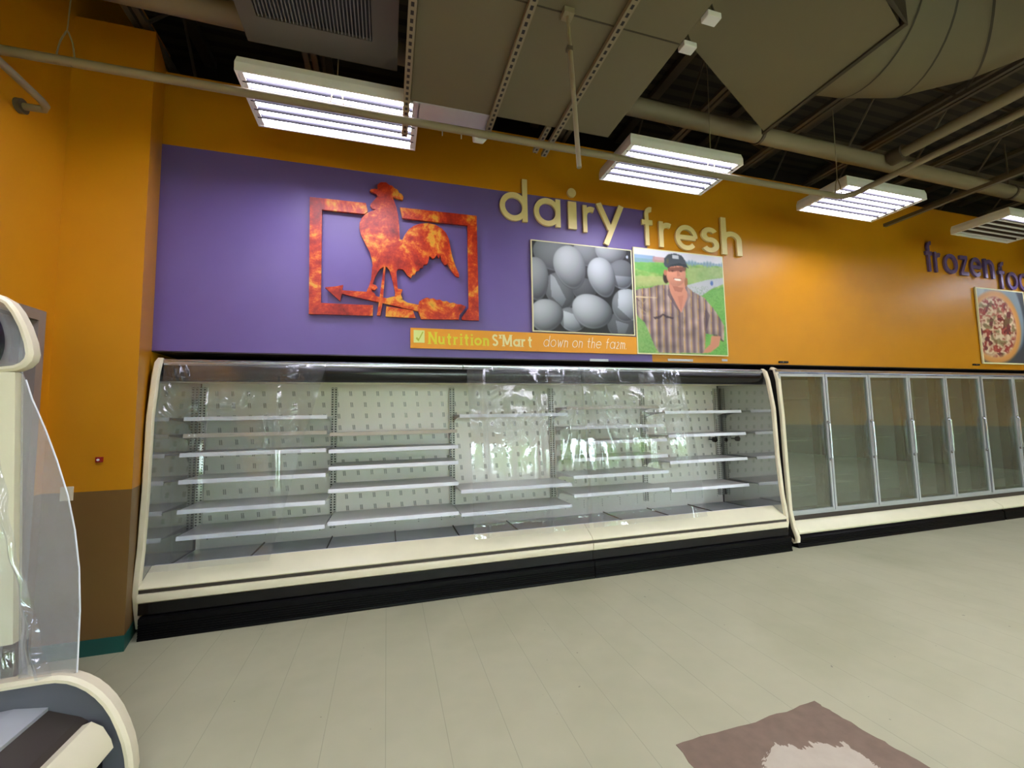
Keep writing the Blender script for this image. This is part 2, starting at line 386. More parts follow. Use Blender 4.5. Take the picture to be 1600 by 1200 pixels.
# ------------------------------------------------------------------ ceiling lights
def make_light(lit):
    e = bpy.data.objects.new('ceiling_light', None); COL.objects.link(e)
    L, Wd, H = 1.17, .55, .105
    ho = MB(); t = .012
    a = [(-L/2, -Wd/2), (L/2, -Wd/2), (L/2, Wd/2), (-L/2, Wd/2)]; b = [(-L/2+.01, -Wd/2+.01), (L/2-.01, -Wd/2+.01), (L/2-.01, Wd/2-.01), (-L/2+.01, Wd/2-.01)]
    vs = [(x, y, 0) for x, y in a] + [(x, y, .06) for x, y in a] + [(x, y, H) for x, y in b]
    fs = []
    for k in range(4):
        n = (k+1) % 4; fs += [(k, n, n+4, k+4), (k+4, n+4, n+8, k+8)]
    fs.append((8, 9, 10, 11)); ho.add(vs, fs)
    ai = [(x-.012*(1 if x > 0 else -1), y-.012*(1 if y > 0 else -1)) for x, y in a]
    ho.add([(x, y, 0) for x, y in a]+[(x, y, 0) for x, y in ai]+[(x, y, .045) for x, y in ai], [(k, (k+1) % 4, (k+1) % 4+4, k+4) for k in range(4)]+[(k+4, (k+1) % 4+4, (k+1) % 4+8, k+8) for k in range(4)]+[(8, 9, 10, 11)])
    obj('housing', ho, 'white', e)
    for k in range(5):
        y = -Wd/2+.012 + (k+1)*(Wd-.024)/6
        obj('reflector_ridge', MB().xprism([(y-.022, .044), (y+.022, .044), (y+.004, .004), (y-.004, .004)], -L/2+.02, L/2-.02), 'reflector', e)
    for k in range(6):
        y = -Wd/2+.012 + (k+.5)*(Wd-.024)/6
        on = lit is True or k in lit
        obj('tube', MB().tube([(-L/2+.045, y, .024), (L/2-.045, y, .024)], .0145, 8), 'tube' if on else 'lip', e, smooth=True)
    for sx in (-1, 1):
        obj('socket_strip', B(sx*(L/2-.045), -Wd/2+.014, .006, sx*(L/2-.014), Wd/2-.014, .04), 'white', e)
    return e
LZ = 3.80
lights = []
full = make_light(True); dim = make_light((0,))
labs = ['leftmost lit six tube ceiling light, above the red rooster sign', 'lit six tube ceiling light above the word fresh', 'lit six tube ceiling light over the gold wall, beside the pipe elbow', 'ceiling light at the right with only one tube lit']
for i, x in enumerate((1.375, 4.27, 6.73, 9.33)):
    o = full if i == 0 else (dim if i == 3 else copy_tree(full))
    o.location = (x, -.825, LZ); tag(o, labs[i], 'ceiling light', 'six tube ceiling lights along the cases')
x = 11.9
o = copy_tree(full); o.location = (x, -.825, LZ); tag(o, 'added unseen six tube light beyond the right edge, over the far freezer doors', 'ceiling light', 'six tube ceiling lights along the cases')  # added lamp out of view, carries on the row along the cases
for j, (row, y) in enumerate((('nearest', -3.55), ('second', -5.4), ('third', -7.4), ('fourth', -9.4), ('last', -11.4))):  # added unseen lamps that raise the general light on floor and walls
    for i, x in enumerate((.85, 4.4, 5.95, 7.95, 9.75, 12.6)):
        o = copy_tree(full); o.location = (x, y, 3.78); tag(o, 'added six tube fill light of the %s row behind the viewer, %s from left wall' % (row, ('first', 'second', 'third', 'fourth', 'fifth', 'sixth')[i]), 'ceiling light', 'added six tube fill lights of the unseen floor')

o = copy_tree(full); o.location = (.30, -2.35, 3.72); o.rotation_euler = (0, 0, math.pi/2); tag(o, 'added six tube light, out of view along the left wall, above the nearby case', 'ceiling light', 'six tube ceiling lights along the cases')  # added unseen lamp that brightens the left wall

# ------------------------------------------------------------------ pipes, joists, ducts
cy, cz = -1.04, 3.70
tag(obj('conduit_pipe', MB().tube([(XL+.001, cy, cz), (6.08, cy, cz), (6.15, cy-.02, cz), (6.20, cy-.08, cz), (6.2, cy-.15, cz), (6.2, -12.8, cz)], .027, 12), 'pipe', smooth=True),
    'thin tan pipe running just below the ceiling lights and turning toward the viewer', 'pipe')
for x, lab in ((-.10, 'wire loop hanger on the thin pipe near the left wall'), (1.40, 'wire loop hanger on the thin pipe before the leftmost light'), (4.55, 'wire loop hanger on the thin pipe before the light over fresh'), (6.1, 'wire loop hanger on the thin pipe at its elbow')):
    e = empty('pipe_hanger', (x, cy, cz), lab, 'hanger', 'wire hangers of the thin pipe')
    for s in (-1, 1): obj('loop', MB().tube([(x+s*.03, cy, cz-.03), (x+s*.042, cy, cz+.04), (x+s*.03, cy, cz+.12), (x+s*.004, cy, cz+.19)], .005, 6), 'pipe', e, smooth=True)
    obj('rod', MB().tube([(x, cy, cz+.19), (x+.02, cy, 4.7), (x, cy, 5.0)], .004, 6), 'pipe', e)
by, bz = -.76, 4.34
e = empty('sprinkler_main', (6, by, bz), 'thick horizontal tan pipe high above the lights', 'pipe')
obj('pipe', MB().tube([(XL+.001, by-.17, bz), (XR-.1, by+.05, bz)], .078, 16), 'pipe', e, smooth=True)
for x, yy in ((5.33, -.857), (9.5, -.805)):
    obj('pipe_clamp', MB().tube([(x-.015, yy, bz), (x+.015, yy, bz)], .092, 16).box(x-.012, yy-.005, bz+.09, x+.012, yy+.005, 5.0), 'joist', e)
e = empty('branch_pipe', (7.1, -.76, bz), 'tan pipe leaving the thick pipe toward the viewer at the right', 'pipe')
obj('pipe', MB().tube([(7.12, -.925, bz), (7.12, -12.8, bz)], .055, 14), 'pipe', e, smooth=True)
obj('coupling', MB().tube([(7.12, -.92, bz), (7.12, -1.05, bz)], .085, 14), 'joist', e, smooth=True)
# pipe near the left wall
P1 = hit(28, 165, 0, XL)
e = empty('sprinkler_stub', (XL, P1.y, P1.z), 'short elbow pipe entering the left gold wall near the ceiling', 'pipe')
obj('escutcheon', MB().tube([(XL+.0005, P1.y, P1.z), (XL+.03, P1.y, P1.z)], .045, 14), 'joist', e, smooth=True)
obj('pipe', MB().tube([(XL+.02, P1.y, P1.z), (XL+.13, P1.y, P1.z+.0), (XL+.155, P1.y-.03, P1.z+.005), (XL+.16, P1.y-.08, P1.z+.01), (XL+.16, P1.y-2.5, P1.z+.02)], .022, 10), 'pipe', e, smooth=True)
# strut at right
tag(obj('strut_channel', B(7.86, -9, 3.90, 7.91, -.34, 3.94), 'joist'), 'long steel strut end below the ceiling at the right', 'strut')
# steel joists
def joist(x, label):
    e = empty('roof_joist', (x, -6, 4.62), label, 'joist', 'roof joists')
    obj('bottom_chord', MB().box(x-.055, -12.9, 4.62, x-.012, .98, 4.66).box(x+.012, -12.9, 4.62, x+.055, .98, 4.66), 'joist', e)
    obj('top_chord', B(x-.055, -12.9, 5.38, x+.055, .98, 5.44), 'joist', e)
    mb = MB(); y = .9; k = 0
    while y > -12.5:
        mb.tube([(x, y, 4.64 if k % 2 == 0 else 5.4), (x, y-.6, 5.4 if k % 2 == 0 else 4.64)], .014, 6); y -= .6; k += 1
    obj('web', mb, 'joist', e)
for i, x in enumerate((-.1, 1.1, 2.35, 3.6, 4.85, 6.05, 7.22, 8.42, 9.65, 10.9, 12.15, 13.4)):
    joist(x, 'steel roof joist %s' % ('over the left corner', 'above the leftmost light', 'over the flat duct', 'at the right edge of the flat duct', 'behind the angled duct', 'left of the branch pipe', 'just right of the branch pipe', 'second right of the branch pipe', 'third right of the branch pipe', 'fourth right of the branch pipe', 'fifth right of the branch pipe', 'farthest right')[i])
e = empty('bridging_bar', (6, .45, 4.6), 'long steel angle crossing the joists above the wall', 'beam')
obj('angle_bar', MB().box(XL+.1, .4, 4.54, XR-.2, .5, 4.61), 'joist', e)
e = empty('bridging_bar', (6, -1.75, 5.0), 'steel angle crossing the joists above the ducts', 'beam')
obj('angle_bar', MB().box(XL+.1, -.17, 5.05, XR-.2, -.11, 5.11), 'joist', e)
# flat duct
e = empty('flat_duct', (2.67, -1.12, 3.8), 'large flat beige duct seen from below in the top centre', 'duct')
obj('duct_body', B(1.89, -12.9, 3.80, 3.46, -1.12, 4.19), 'duct', e, bevel=.006)
obj('seam', MB().box(1.9, -2.02, 3.797, 3.45, -2.012, 3.801), 'duct_dark', e)
obj('end_collar', B(1.91, -1.119, 3.80, 2.50, -.885, 4.1), 'galv', e, bevel=.004)
for x, y1 in ((1.865, -.76), (2.49, -.98), (3.02, -.80), (2.95, -.74)):
    obj('strut_channel', B(x-.022, -12, 3.765 if x != 2.95 else 3.80, x+.022, y1, 3.795 if x != 2.95 else 3.83), 'strut', e) if x != 2.95 else obj('strut_channel', B(x-.02, -1.11, 3.80, x+.02, -.78, 3.83), 'strut', e)
obj('drop_fitting', MB().tube([(2.41, -.90, 3.9), (2.41, -.88, 3.82), (2.42, -.84, 3.79), (2.47, -.83, 3.80), (2.50, -.83, 3.84)], .03, 12), 'white', e, smooth=True)
for k, (x, y) in enumerate(((2.15, -.86), (2.3, -.86))): obj('hanger_pin', MB().tube([(x, y, 3.9), (x, y, 3.76)], .004, 6), 'white', e)
for y, lab in ((-2.21, 'white bracket at the flat duct edge, nearer the top of the photo'), (-2.01, 'white bracket at the flat duct edge, nearer the wall')):
    e = empty('duct_bracket', (3.5, y, 3.8), lab, 'bracket', 'white duct edge brackets')
    obj('foot', B(3.467, y-.03, 3.78, 3.56, y+.03, 3.815), 'white', e, bevel=.004); obj('strap', MB().tube([(3.52, y-.015, 3.815), (3.50, y, 3.95), (3.52, y+.015, 3.815)], .008, 6), 'joist', e); obj('rod', MB().tube([(3.5, y, 3.94), (3.5, y, 4.19)], .006, 6), 'joist', e)
# return air box
e = empty('air_diffuser', (1.34, -1.36, 4.0), 'white framed return air box with a dark louvred grille at the top left', 'air vent')
obj('duct_box', MB().box(.87, -3.6, 4.0, .97, -1.12, 4.35).box(1.64, -3.6, 4.0, 1.80, -1.12, 4.35).box(.97, -1.32, 4.0, 1.64, -1.12, 4.35).box(.97, -3.6, 4.03, 1.64, -1.32, 4.35), 'boxgrey', e)
obj('grille_back', B(.97, -3.6, 4.021, 1.64, -1.321, 4.028), 'grille', e)
k = 0; x = .98
fins = MB()
while x < 1.635: fins.box(x, -3.5, 4.001, x+.006, -1.325, 4.02); x += .0215
obj('louvre', fins, 'fin', e)
# angled box duct and round elbow duct
e = empty('angled_duct', (4.6, -1.7, 4.2), 'beige box duct with an angled corner, right of the flat duct', 'duct')
dp = [(5.155, -1.07), (5.145, -2.19), (4.83, -2.30), (3.5, -2.75), (3.5, -1.83)]
obj('duct_body', MB().zprism(dp, 4.20, 4.95), 'duct', e)
obj('flange', MB().zprism([(5.15, -1.05), (5.185, -1.05), (5.175, -2.22), (5.14, -2.22)], 4.185, 4.97), 'duct_dark', e)
obj('corner_flange', MB().zprism([(5.14, -2.22), (5.175, -2.22), (4.83, -2.33), (4.83, -2.30)], 4.19, 4.97), 'duct_dark', e)
e = empty('round_duct', (5.6, -1.9, 4.35), 'large round tan duct with curved seams at the top right', 'duct')
path = [(5.24, -1.66, 4.74), (5.6, -1.70, 4.74), (6.0, -1.80, 4.74), (6.3, -2.05, 4.74), (6.48, -2.4, 4.74), (6.55, -2.9, 4.74), (6.56, -3.5, 4.74), (6.56, -5.0, 4.74)]
obj('duct_body', MB().tube(path, .47, 36), 'duct', e, smooth=True)
for i in range(1, 7):
    p, q = Vector(path[i]), Vector(path[i+1]); d0 = (q-Vector(path[i-1])).normalized()*.008
    obj('seam', MB().tube([p-d0, p+d0], .475, 36, caps=False), 'duct_dark', e, smooth=True)
# hanging pole in front of the duct
p0 = hit(905, 262, 1, -2.03); p1 = hit(885, 0, 1, -2.03); p1 = p0+(p1-p0)*((3.763-p0.z)/(p1.z-p0.z)); pm = p0+(p1-p0)*.78
e = empty('hanging_pole', tuple(p0), 'thin pale pole hanging down from the flat duct', 'pole')
obj('lower_tube', MB().tube([p0, pm], .013, 12), 'pipe', e, smooth=True)
obj('upper_tube', MB().tube([pm, p1], .010, 12), 'pipe', e, smooth=True)
obj('clamp', B(pm.x-.022, pm.y-.014, pm.z-.012, pm.x+.010, pm.y+.014, pm.z+.012), 'joist', e)
obj('ceiling_plate', B(p1.x-.03, p1.y-.03, p1.z, p1.x+.03, p1.y+.03, 3.796), 'pipe', e)

# ------------------------------------------------------------------ open refrigerated cases
BAY = 1.219
BUMP = [(.0, 2.065), (-.045, 2.03), (-.075, 1.93), (-.125, 1.60), (-.135, 1.05), (-.16, .62), (-.19, .40), (-.195, .31), (-.165, .18), (-.125, .05)]
BACKY = .72
def open_case(x0, shelves, label, left_end, right_end):
    n = len(shelves); x1 = x0+n*BAY
    e = empty('refrigerated_case', ((x0+x1)/2, .3, 0), label, 'refrigerated case', 'open refrigerated cases')
    obj('back_panel', B(x0+(.03 if left_end else 0), BACKY, .36, x1-.03 if right_end else x1, BACKY+.04, 1.98), 'back', e)
    obj('canopy_top', MB().xprism([(.0, 2.0), (.0, 2.05), (.2, 2.07), (BACKY+.06, 2.07), (BACKY+.06, 1.93), (.08, 1.89), (.05, 1.91)], x0+(.03 if left_end else 0), x1-(.03 if right_end else 0)), 'creamw', e)
    for k in range(n):
        a, b = x0+k*BAY+.004, x0+(k+1)*BAY-.004
        if k == 0 and left_end: a = x0+.03
        if k == n-1 and right_end: b = x1-.03
        obj('top_rail', MB().xprism([(-.022, 2.062), (-.032, 2.05), (-.03, 2.037), (-.034, 2.028), (-.026, 2.015), (0, 2.015), (0, 2.062)], a, b), 'chrome', e)
        obj('valance', MB().xprism([(-.026, 2.014), (-.034, 1.98), (-.028, 1.93), (-.006, 1.895), (.02, 1.885), (.05, 1.89), (.05, 1.91), (.0, 2.014)], a-.003, b+.003), 'black', e, smooth=True)
    obj('deck_pan', MB().xprism([(-.04, .43), (.02, .385), (BACKY, .37), (BACKY, .34), (-.04, .34)], x0+(.03 if left_end else 0), x1-(.03 if right_end else 0)), 'pan', e)
    sm = MB()
    for k in range(1, 2*n): sm.box(x0+k*BAY/2-.004, .02, .3755, x0+k*BAY/2+.004, .70, .388)
    obj('pan_seam', sm, 'kick2', e)
    obj('nose_top', MB().xprism([(-.02, .455), (-.035, .462), (-.20, .372), (-.215, .352), (-.20, .33), (-.02, .33)], x0+(.02 if left_end else .003), x1-(.02 if right_end else .002)), 'creamw', e, smooth=True)
    obj('clear_lip', MB().xprism([(-.012, .46), (-.019, .46), (-.019, .40), (-.012, .40)], x0+(.03 if left_end else 0), x1-(.03 if right_end else 0)), 'lip', e)
    obj('bumper_strip', B(x0+(.02 if left_end else 0), -.209, .318, x1-(.02 if right_end else 0), -.12, .351), 'kick2', e)
    obj('nose_bottom', MB().xprism([(-.222, .317), (-.228, .30), (-.222, .258), (-.205, .247), (-.12, .247), (-.12, .317)], x0+(.02 if left_end else .003), x1-(.02 if right_end else .002)), 'cream', e, smooth=True)
    obj('front_panel', B(x0+(.02 if left_end else .002), -.205, .165, x1-.002, -.05, .246), 'black', e)
    kp = [(-.225, .158), (-.243, .15)]
    for q in range(6): z = .115-q*.017; kp += [(-.243, z), (-.237, z-.003), (-.237, z-.007), (-.243, z-.010)]
    kp += [(-.245, .012), (-.245, 0.0), (.6, 0.0), (.6, .158)]
    obj('kick_plate', MB().xprism(kp, x0+(.04 if left_end else .003), x1-.003), 'kick', e)
    for k in range(n+1):
        x = x0+k*BAY
        if k == 0 and not left_end: continue
        if k == 0: x = x0+.05
        if k == n and right_end: x = x1-.075
        elif k == n: x = x1-.0325
        obj('shelf_standard', B(x-.03, BACKY-.03, .47, x+.03, BACKY-.0005, 1.89), 'upright', e)
    for k, zs in enumerate(shelves):
        a = x0+k*BAY+.012; b = x0+(k+1)*BAY-.012
        if k == 0 and left_end: a = x0+.07
        if k == n-1 and right_end: b = x1-.09
        for (z, dp, mm) in zs:
            yf = BACKY-.5*dp
            s = obj('shelf', B(a, yf, z-.012, b, BACKY-.032, z), 'shelf', e)
            obj('price_channel', MB().xprism([(yf-.012, z-.028), (yf-.004, z+.006), (yf, z+.006), (yf, z-.028)], a, b), mm, s)
            for x in (a+.012, b-.012):
                obj('bracket', MB().xprism([(yf+.03, z-.014), (BACKY-.032, z-.014), (BACKY-.032, z-.11), (BACKY-.06, z-.06), (BACKY-.16, z-.035)], x-.004, x+.004), 'shelf', s)
    for end, x, s in ((left_end, x0, 1), (right_end, x1, -1)):
        if not end: continue
        pr = [(BACKY+.05, 2.06), (.0, 2.05)] + BUMP[2:8] + [(-.12, .2), (-.1, .02), (BACKY+.05, .02)]
        pr = [(y+.01, z) for y, z in pr]
        en = obj('end_panel', MB().xprism(pr, x-.012*(s if s > 0 else -1)*1, x+.018*s), 'side', e)
        fin = MB().band([(x-.0*s, y, z) for y, z in BUMP], (1, 0, 0), .052, .026)
        obj('end_bumper', fin, 'cream', e, smooth=True)
    return e
N = 'lip'; O = 'oldlip'
sh1 = [(1.595, .9, N), (1.45, .9, O), (1.29, 1, N), (1.065, 1, N), (.82, 1, N), (.605, 1, N)]
sh2 = [(1.43, .9, O), (1.275, 1, N), (1.12, 1, N), (.915, 1, N), (.625, 1, N)]
sh3 = [(1.58, .9, N), (.83, 1, N), (.605, 1, N)]
sh4 = [(1.65, .75, O), (1.43, .9, N), (1.265, 1, N), (1.085, 1, N), (.90, 1, N), (.705, 1, N)]
sh5 = [(1.58, .9, N), (1.305, 1, N), (1.0, 1, N), (.68, 1, N)]
open_case(0, [sh1, sh2, sh3], 'long open refrigerated case with white slotted back and empty shelves, beside the gold pilaster', True, False)
c2 = open_case(3*BAY, [sh4, sh5], 'shorter open refrigerated case with empty shelves, next to the freezer doors', False, True)
for k, (px, py) in enumerate(((1118, 687), (1138, 687))):
    p = hit(px, py, 1, .60)
    obj('round_knob', MB().tube([(p.x, .60, p.z), (p.x, .63, p.z)], .034, 18), 'black', c2, smooth=True)
    obj('knob_stem', MB().tube([(p.x, .63, p.z), (p.x, BACKY, p.z)], .008, 8), 'black', c2)

# ------------------------------------------------------------------ plastic sheets
def film(xa_t, xb_t, xa_b, xb_b, folds, seed, label, gather=None, zb=.46, crumple=1.5):
    rnd = random.Random(seed); ph = [rnd.uniform(0, 6.28) for _ in range(8)]
    rad = [] if gather is None else [(rnd.uniform(.10, 1.1), rnd.uniform(.009, .02), rnd.uniform(.5, 1)) for _ in range(10)]
    spots = [(rnd.uniform(0, 1), rnd.uniform(.05, .42), rnd.uniform(.02, .06), rnd.uniform(0, 6.28)) for _ in range(16)]
    def fn(u, v):                                  # v 0 top, 1 bottom
        xa = xa_t+(xa_b-xa_t)*v; xb = xb_t+(xb_b-xb_t)*v; x = xa+(xb-xa)*u
        z = 2.035+(zb-2.035)*v
        y = -.058 - .105*math.sin(min(1, v*1.15)*math.pi*.62) - (.02*v)
        a = .003+.007*min(1, v*1.6)
        y += a*(.6*math.sin(x*7+ph[0]+v*2)+.4*math.sin(x*12+ph[1]-3*v))
        for (su, sv, sr, sp) in spots:
            d = ((u-su)*1.2)**2+((v-sv)*1.5)**2
            if d < (3*sr)**2: y -= crumple*.009*math.exp(-d/sr**2)*(1+.7*math.sin((u*1.2*math.cos(sp)+v*1.5*math.sin(sp))*150))
        if gather is not None:
            dx = abs(x-gather); dz = 2.05-z; rr = math.hypot(dx, dz)
            an = math.atan2(dx, dz+.001)
            for (ra, rw, rh) in rad:
                y -= .020*rh*math.exp(-((an-ra)/rw)**2)*math.exp(-(rr/.55)**2)*min(1, rr*8)
        for (fx, sl, wd, st) in folds:
            c = fx+sl*v; y -= st*math.exp(-((x-c)/wd)**2)*(min(1, v*3))
        y = min(y, -.05)
        if v > .93: y -= (v-.93)*.35
        return (x, y, z)
    o = obj('plastic_sheet', MB().grid(200, 170, fn), 'film')
    o.data.polygons.foreach_set('use_smooth', [True]*len(o.data.polygons))
    return tag(o, label, 'plastic sheet', 'clear plastic sheets hung over the open cases')
film(.05, 1.235, .05, .86, [(.35, 0, .02, .012), (.85, .05, .025, .01)], 1, 'clear plastic sheet over the left end of the long open case')
film(2.47, 3.655, 2.50, 3.64, [(2.62, .02, .016, .02), (3.15, .02, .03, .012), (3.45, -.25, .02, .03), (3.33, -.1, .02, .015)], 2, 'wrinkled clear plastic sheet left of the gathered pleat in the middle', 3.66)
film(3.665, 4.85, 3.68, 5.02, [(3.76, .03, .016, .02), (4.1, .05, .02, .012), (4.80, .08, .016, .02), (4.45, 0, .04, .008)], 3, 'wrinkled clear plastic sheet right of the gathered pleat in the middle', 3.66)

# ------------------------------------------------------------------ freezer cases with glass doors
FY = -.055
DP = .745
def freezer(x0, n, label, first):
    x1 = x0+n*DP+.03
    e = empty('freezer_case', ((x0+x1)/2, .4, 0), label, 'freezer case', 'glass door freezer cases')
    obj('cabinet', MB().box(x0, .72, .16, x1, .76, 2.05).box(x0, .0, 2.02, x1, .72, 2.06).box(x0, .0, .22, x1, .72, .34).box(x0, .0, .34, x0+.025, .72, 2.02).box(x1-.02, .0, .34, x1, .72, 2.02), 'pan', e)
    obj('top_rail', MB().xprism([(FY-.02, 2.035), (FY-.02, 2.065), (FY+.04, 2.075), (FY+.06, 2.075), (FY+.06, 2.02), (FY-.01, 2.02)], x0, x1), 'chrome', e)
    obj('sill', B(x0, FY-.01, .325, x1, .0, .35), 'alu', e)
    obj('dark_band', B(x0, -.05, .265, x1, .0, .3245), 'kick2', e)
    obj('nose', MB().xprism([(-.045, .265), (-.06, .268), (-.175, .19), (-.185, .165), (-.175, .145), (-.045, .145)], x0+.05 if first else x0, x1-.004), 'creamw', e, smooth=True)
    kp = [(-.17, .143), (-.165, .13)]
    for q in range(4): z = .105-q*.02; kp += [(-.19, z), (-.183, z-.004), (-.183, z-.010), (-.19, z-.014)]
    kp += [(-.195, 0), (.6, 0), (.6, .143)]
    obj('kick_plate', MB().xprism(kp, x0+.02, x1-.004), 'kick', e)
    obj('end_post', B(x0, FY, .35, x0+.012, .0, 2.02), 'alu', e)
    for k in range(n+1):
        x = x0+.015+k*DP
        if 0 < k: obj('gasket', B(x-.012, FY+.002, .41, x+.012 if k < n else x+.008, .011, 2.0), 'dark', e)
        if 0 < k: obj('mullion', B(x-.045, .012, .35, min(x+.03, x1-.021), .10, 2.02), 'dark', e)
    obj('gasket_frame', B(x0+.013, FY+.001, .352, x1-.002, .010, .40), 'kick2', e)
    for k in range(n):
        a = x0+.020+k*DP; b = a+DP-.012
        d = obj('door', MB().box(a, FY-.035, .355, a+.03, FY, 2.01).box(b-.03, FY-.035, .355, b, FY, 2.01).box(a+.03, FY-.035, .355, b-.03, FY, .385).box(a+.03, FY-.035, 1.978, b-.03, FY, 2.01), 'alu', e)
        obj('glass_pane', B(a+.03, FY-.022, .385, b-.03, FY-.014, 1.978), 'doorglass', d)
        obj('handle', MB().tube([(b-.015, FY-.036, 1.42), (b-.015, FY-.065, 1.40), (b-.015, FY-.065, .98), (b-.015, FY-.036, .96)], .008, 8).box(b-.027, FY-.046, 1.40, b-.004, FY-.035, 1.43).box(b-.027, FY-.046, .945, b-.004, FY-.035, .975), 'chrome', d, smooth=True)
        for z in (.62, .9, 1.18, 1.46, 1.72):
            sw = MB().tube([(a+.06, .16, z), (b-.05, .16, z)], .006, 6).tube([(a+.06, .66, z), (b-.05, .66, z)], .005, 6)
            q = a+.06
            while q < b-.05 and k < 2 and first: sw.tube([(q, .16, z), (q, .66, z)], .003, 4, False); q += .04
            if z in (.62, 1.18, 1.72) and k < 5: obj('wire_shelf', sw, 'shelf', e)
    return e
F0 = 6.225
fz = freezer(F0, 5, 'five door glass freezer case with silver frames, beside the open cases', True)
fz2 = freezer(F0+5*DP+.034, 5, 'farther glass door freezer case at the right edge', False)
FB = [(.0, 2.085), (-.05, 2.06), (-.08, 1.93), (-.10, 1.5), (-.105, .9), (-.115, .4), (-.15, .22), (-.19, .12), (-.185, .07), (-.15, .055), (-.11, .09)]
obj('end_bumper', MB().band([(F0+.022+.03*(2-z)*0, y, z) for y, z in FB], (1, 0, 0), .06, .028), 'cream', fz, smooth=True)
obj('end_panel', MB().xprism([(.72, 2.06), (0, 2.06)]+[(y+.014, z) for y, z in FB[1:8]]+[(.72, .1)], F0-.008, F0-.001), 'dark', fz)
# dark joining filler between the two kinds of case
tag(obj('filler_panel', MB().box(5*BAY+.042, .06, .02, F0-.02, .6, 2.05), 'dark'), 'dark filler gap between the open case and the freezer', 'filler panel')

# ------------------------------------------------------------------ nearer case at the left edge, seen past its far end
EY = -1.70
e = empty('refrigerated_case', (.1, -3.4, 0), 'nearby open refrigerated case at the left edge with clear curved end panel', 'refrigerated case')
Y0 = -5.4
can = [(-.42, 2.08), (.08, 2.10), (.15, 2.093), (.185, 2.07), (.212, 2.03), (.24, 1.97), (.263, 1.90), (.272, 1.85), (.268, 1.825), (.252, 1.803), (.225, 1.788), (.14, 1.775), (-.42, 1.77)]
obj('canopy', MB().yprism([(-.42, 2.05), (.12, 2.06), (.13, 2.03), (.12, 1.86), (.05, 1.83), (-.42, 1.83)], Y0, EY-.01), 'creamw', e)
obj('valance', MB().grid(2, 8, lambda u, v: (.13+.055*math.sin(v*2.2), Y0+(EY-.02-Y0)*u, 2.06-.24*v)), 'black', e, smooth=True)
obj('canopy_bumper', MB().band([(p[0], EY, p[1]) for p in can], (0, 1, 0), .06, .022), 'cream', e, smooth=True)
obj('canopy_cap', MB().yprism([(x-.02 if x > 0 else x, z) for x, z in can], EY-.004, EY+.004), 'acrylic', e)
obj('rear_post', MB().yprism([(-.40, 1.77), (.232, 1.77), (.29, .66), (-.40, .62)], EY-.03, EY+.012), 'creamw', e)
ap = [(.236, 1.77), (.25, 1.74), (.275, 1.66), (.33, 1.52), (.375, 1.39), (.42, 1.24), (.452, 1.09), (.475, .93), (.487, .75), (.49, .50), (.30, .50)]
obj('end_glass', MB().yprism(ap, EY-.004, EY+.004), 'acrylic', e)
obj('glass_edge', MB().tube([(x, EY, z) for x, z in ap[1:10]], .0035, 6), 'lip', e, smooth=True)
obj('back_panel', B(-.46, Y0, .1, -.40, EY-.04, 2.0), 'back', e)
low = [(-.40, .492), (.24, .498), (.40, .500), (.44, .498), (.48, .487), (.515, .468), (.55, .442), (.583, .408), (.613, .368), (.64, .32), (.665, .26), (.685, .20), (.698, .14), (.705, .08), (.70, .03)]
obj('body_bumper', MB().band([(x, EY, z) for x, z in low], (0, 1, 0), .07, .024), 'cream', e, smooth=True)
obj('end_body', MB().yprism([(x-.012, z-.012) for x, z in low]+[(-.40, .01)], EY-.012, EY+.012), 'doorslab', e)
obj('deck_pan', MB().yprism([(-.40, .36), (.30, .40), (.409, .385), (.409, .33), (-.40, .33)], Y0, EY-.014), 'pan', e)
obj('air_grille', MB().yprism([(.41, .372), (.52, .325), (.545, .305), (.545, .26), (.41, .29)], Y0, EY-.014), 'kick2', e)
obj('nose_top', MB().yprism([(.546, .31), (.575, .318), (.615, .29), (.645, .235), (.655, .2), (.546, .2)], Y0, EY-.05), 'creamw', e, smooth=True)
obj('kick_plate', B(-.40, Y0, 0, .62, EY-.05, .195), 'kick', e)
# loose wrinkled film over its end
def lf(u, v):
    z = 1.66-1.12*v+.01*math.sin(u*9); xr = .14+.32*(1.66-z)/1.12; x = -.25+(xr+.25)*u
    y = EY-.075+.016*math.sin(u*14+3*v)+.012*math.sin(u*31+7*v)+.01*math.sin(v*12+u*5)-.028*math.exp(-((u-.96)/.025)**2)
    return (x+.004*math.sin(v*40), y, z)
tag(obj('plastic_sheet', MB().grid(60, 60, lf), 'film', smooth=True), 'crumpled clear plastic sheet on the end of the nearby case at the left edge', 'plastic sheet')

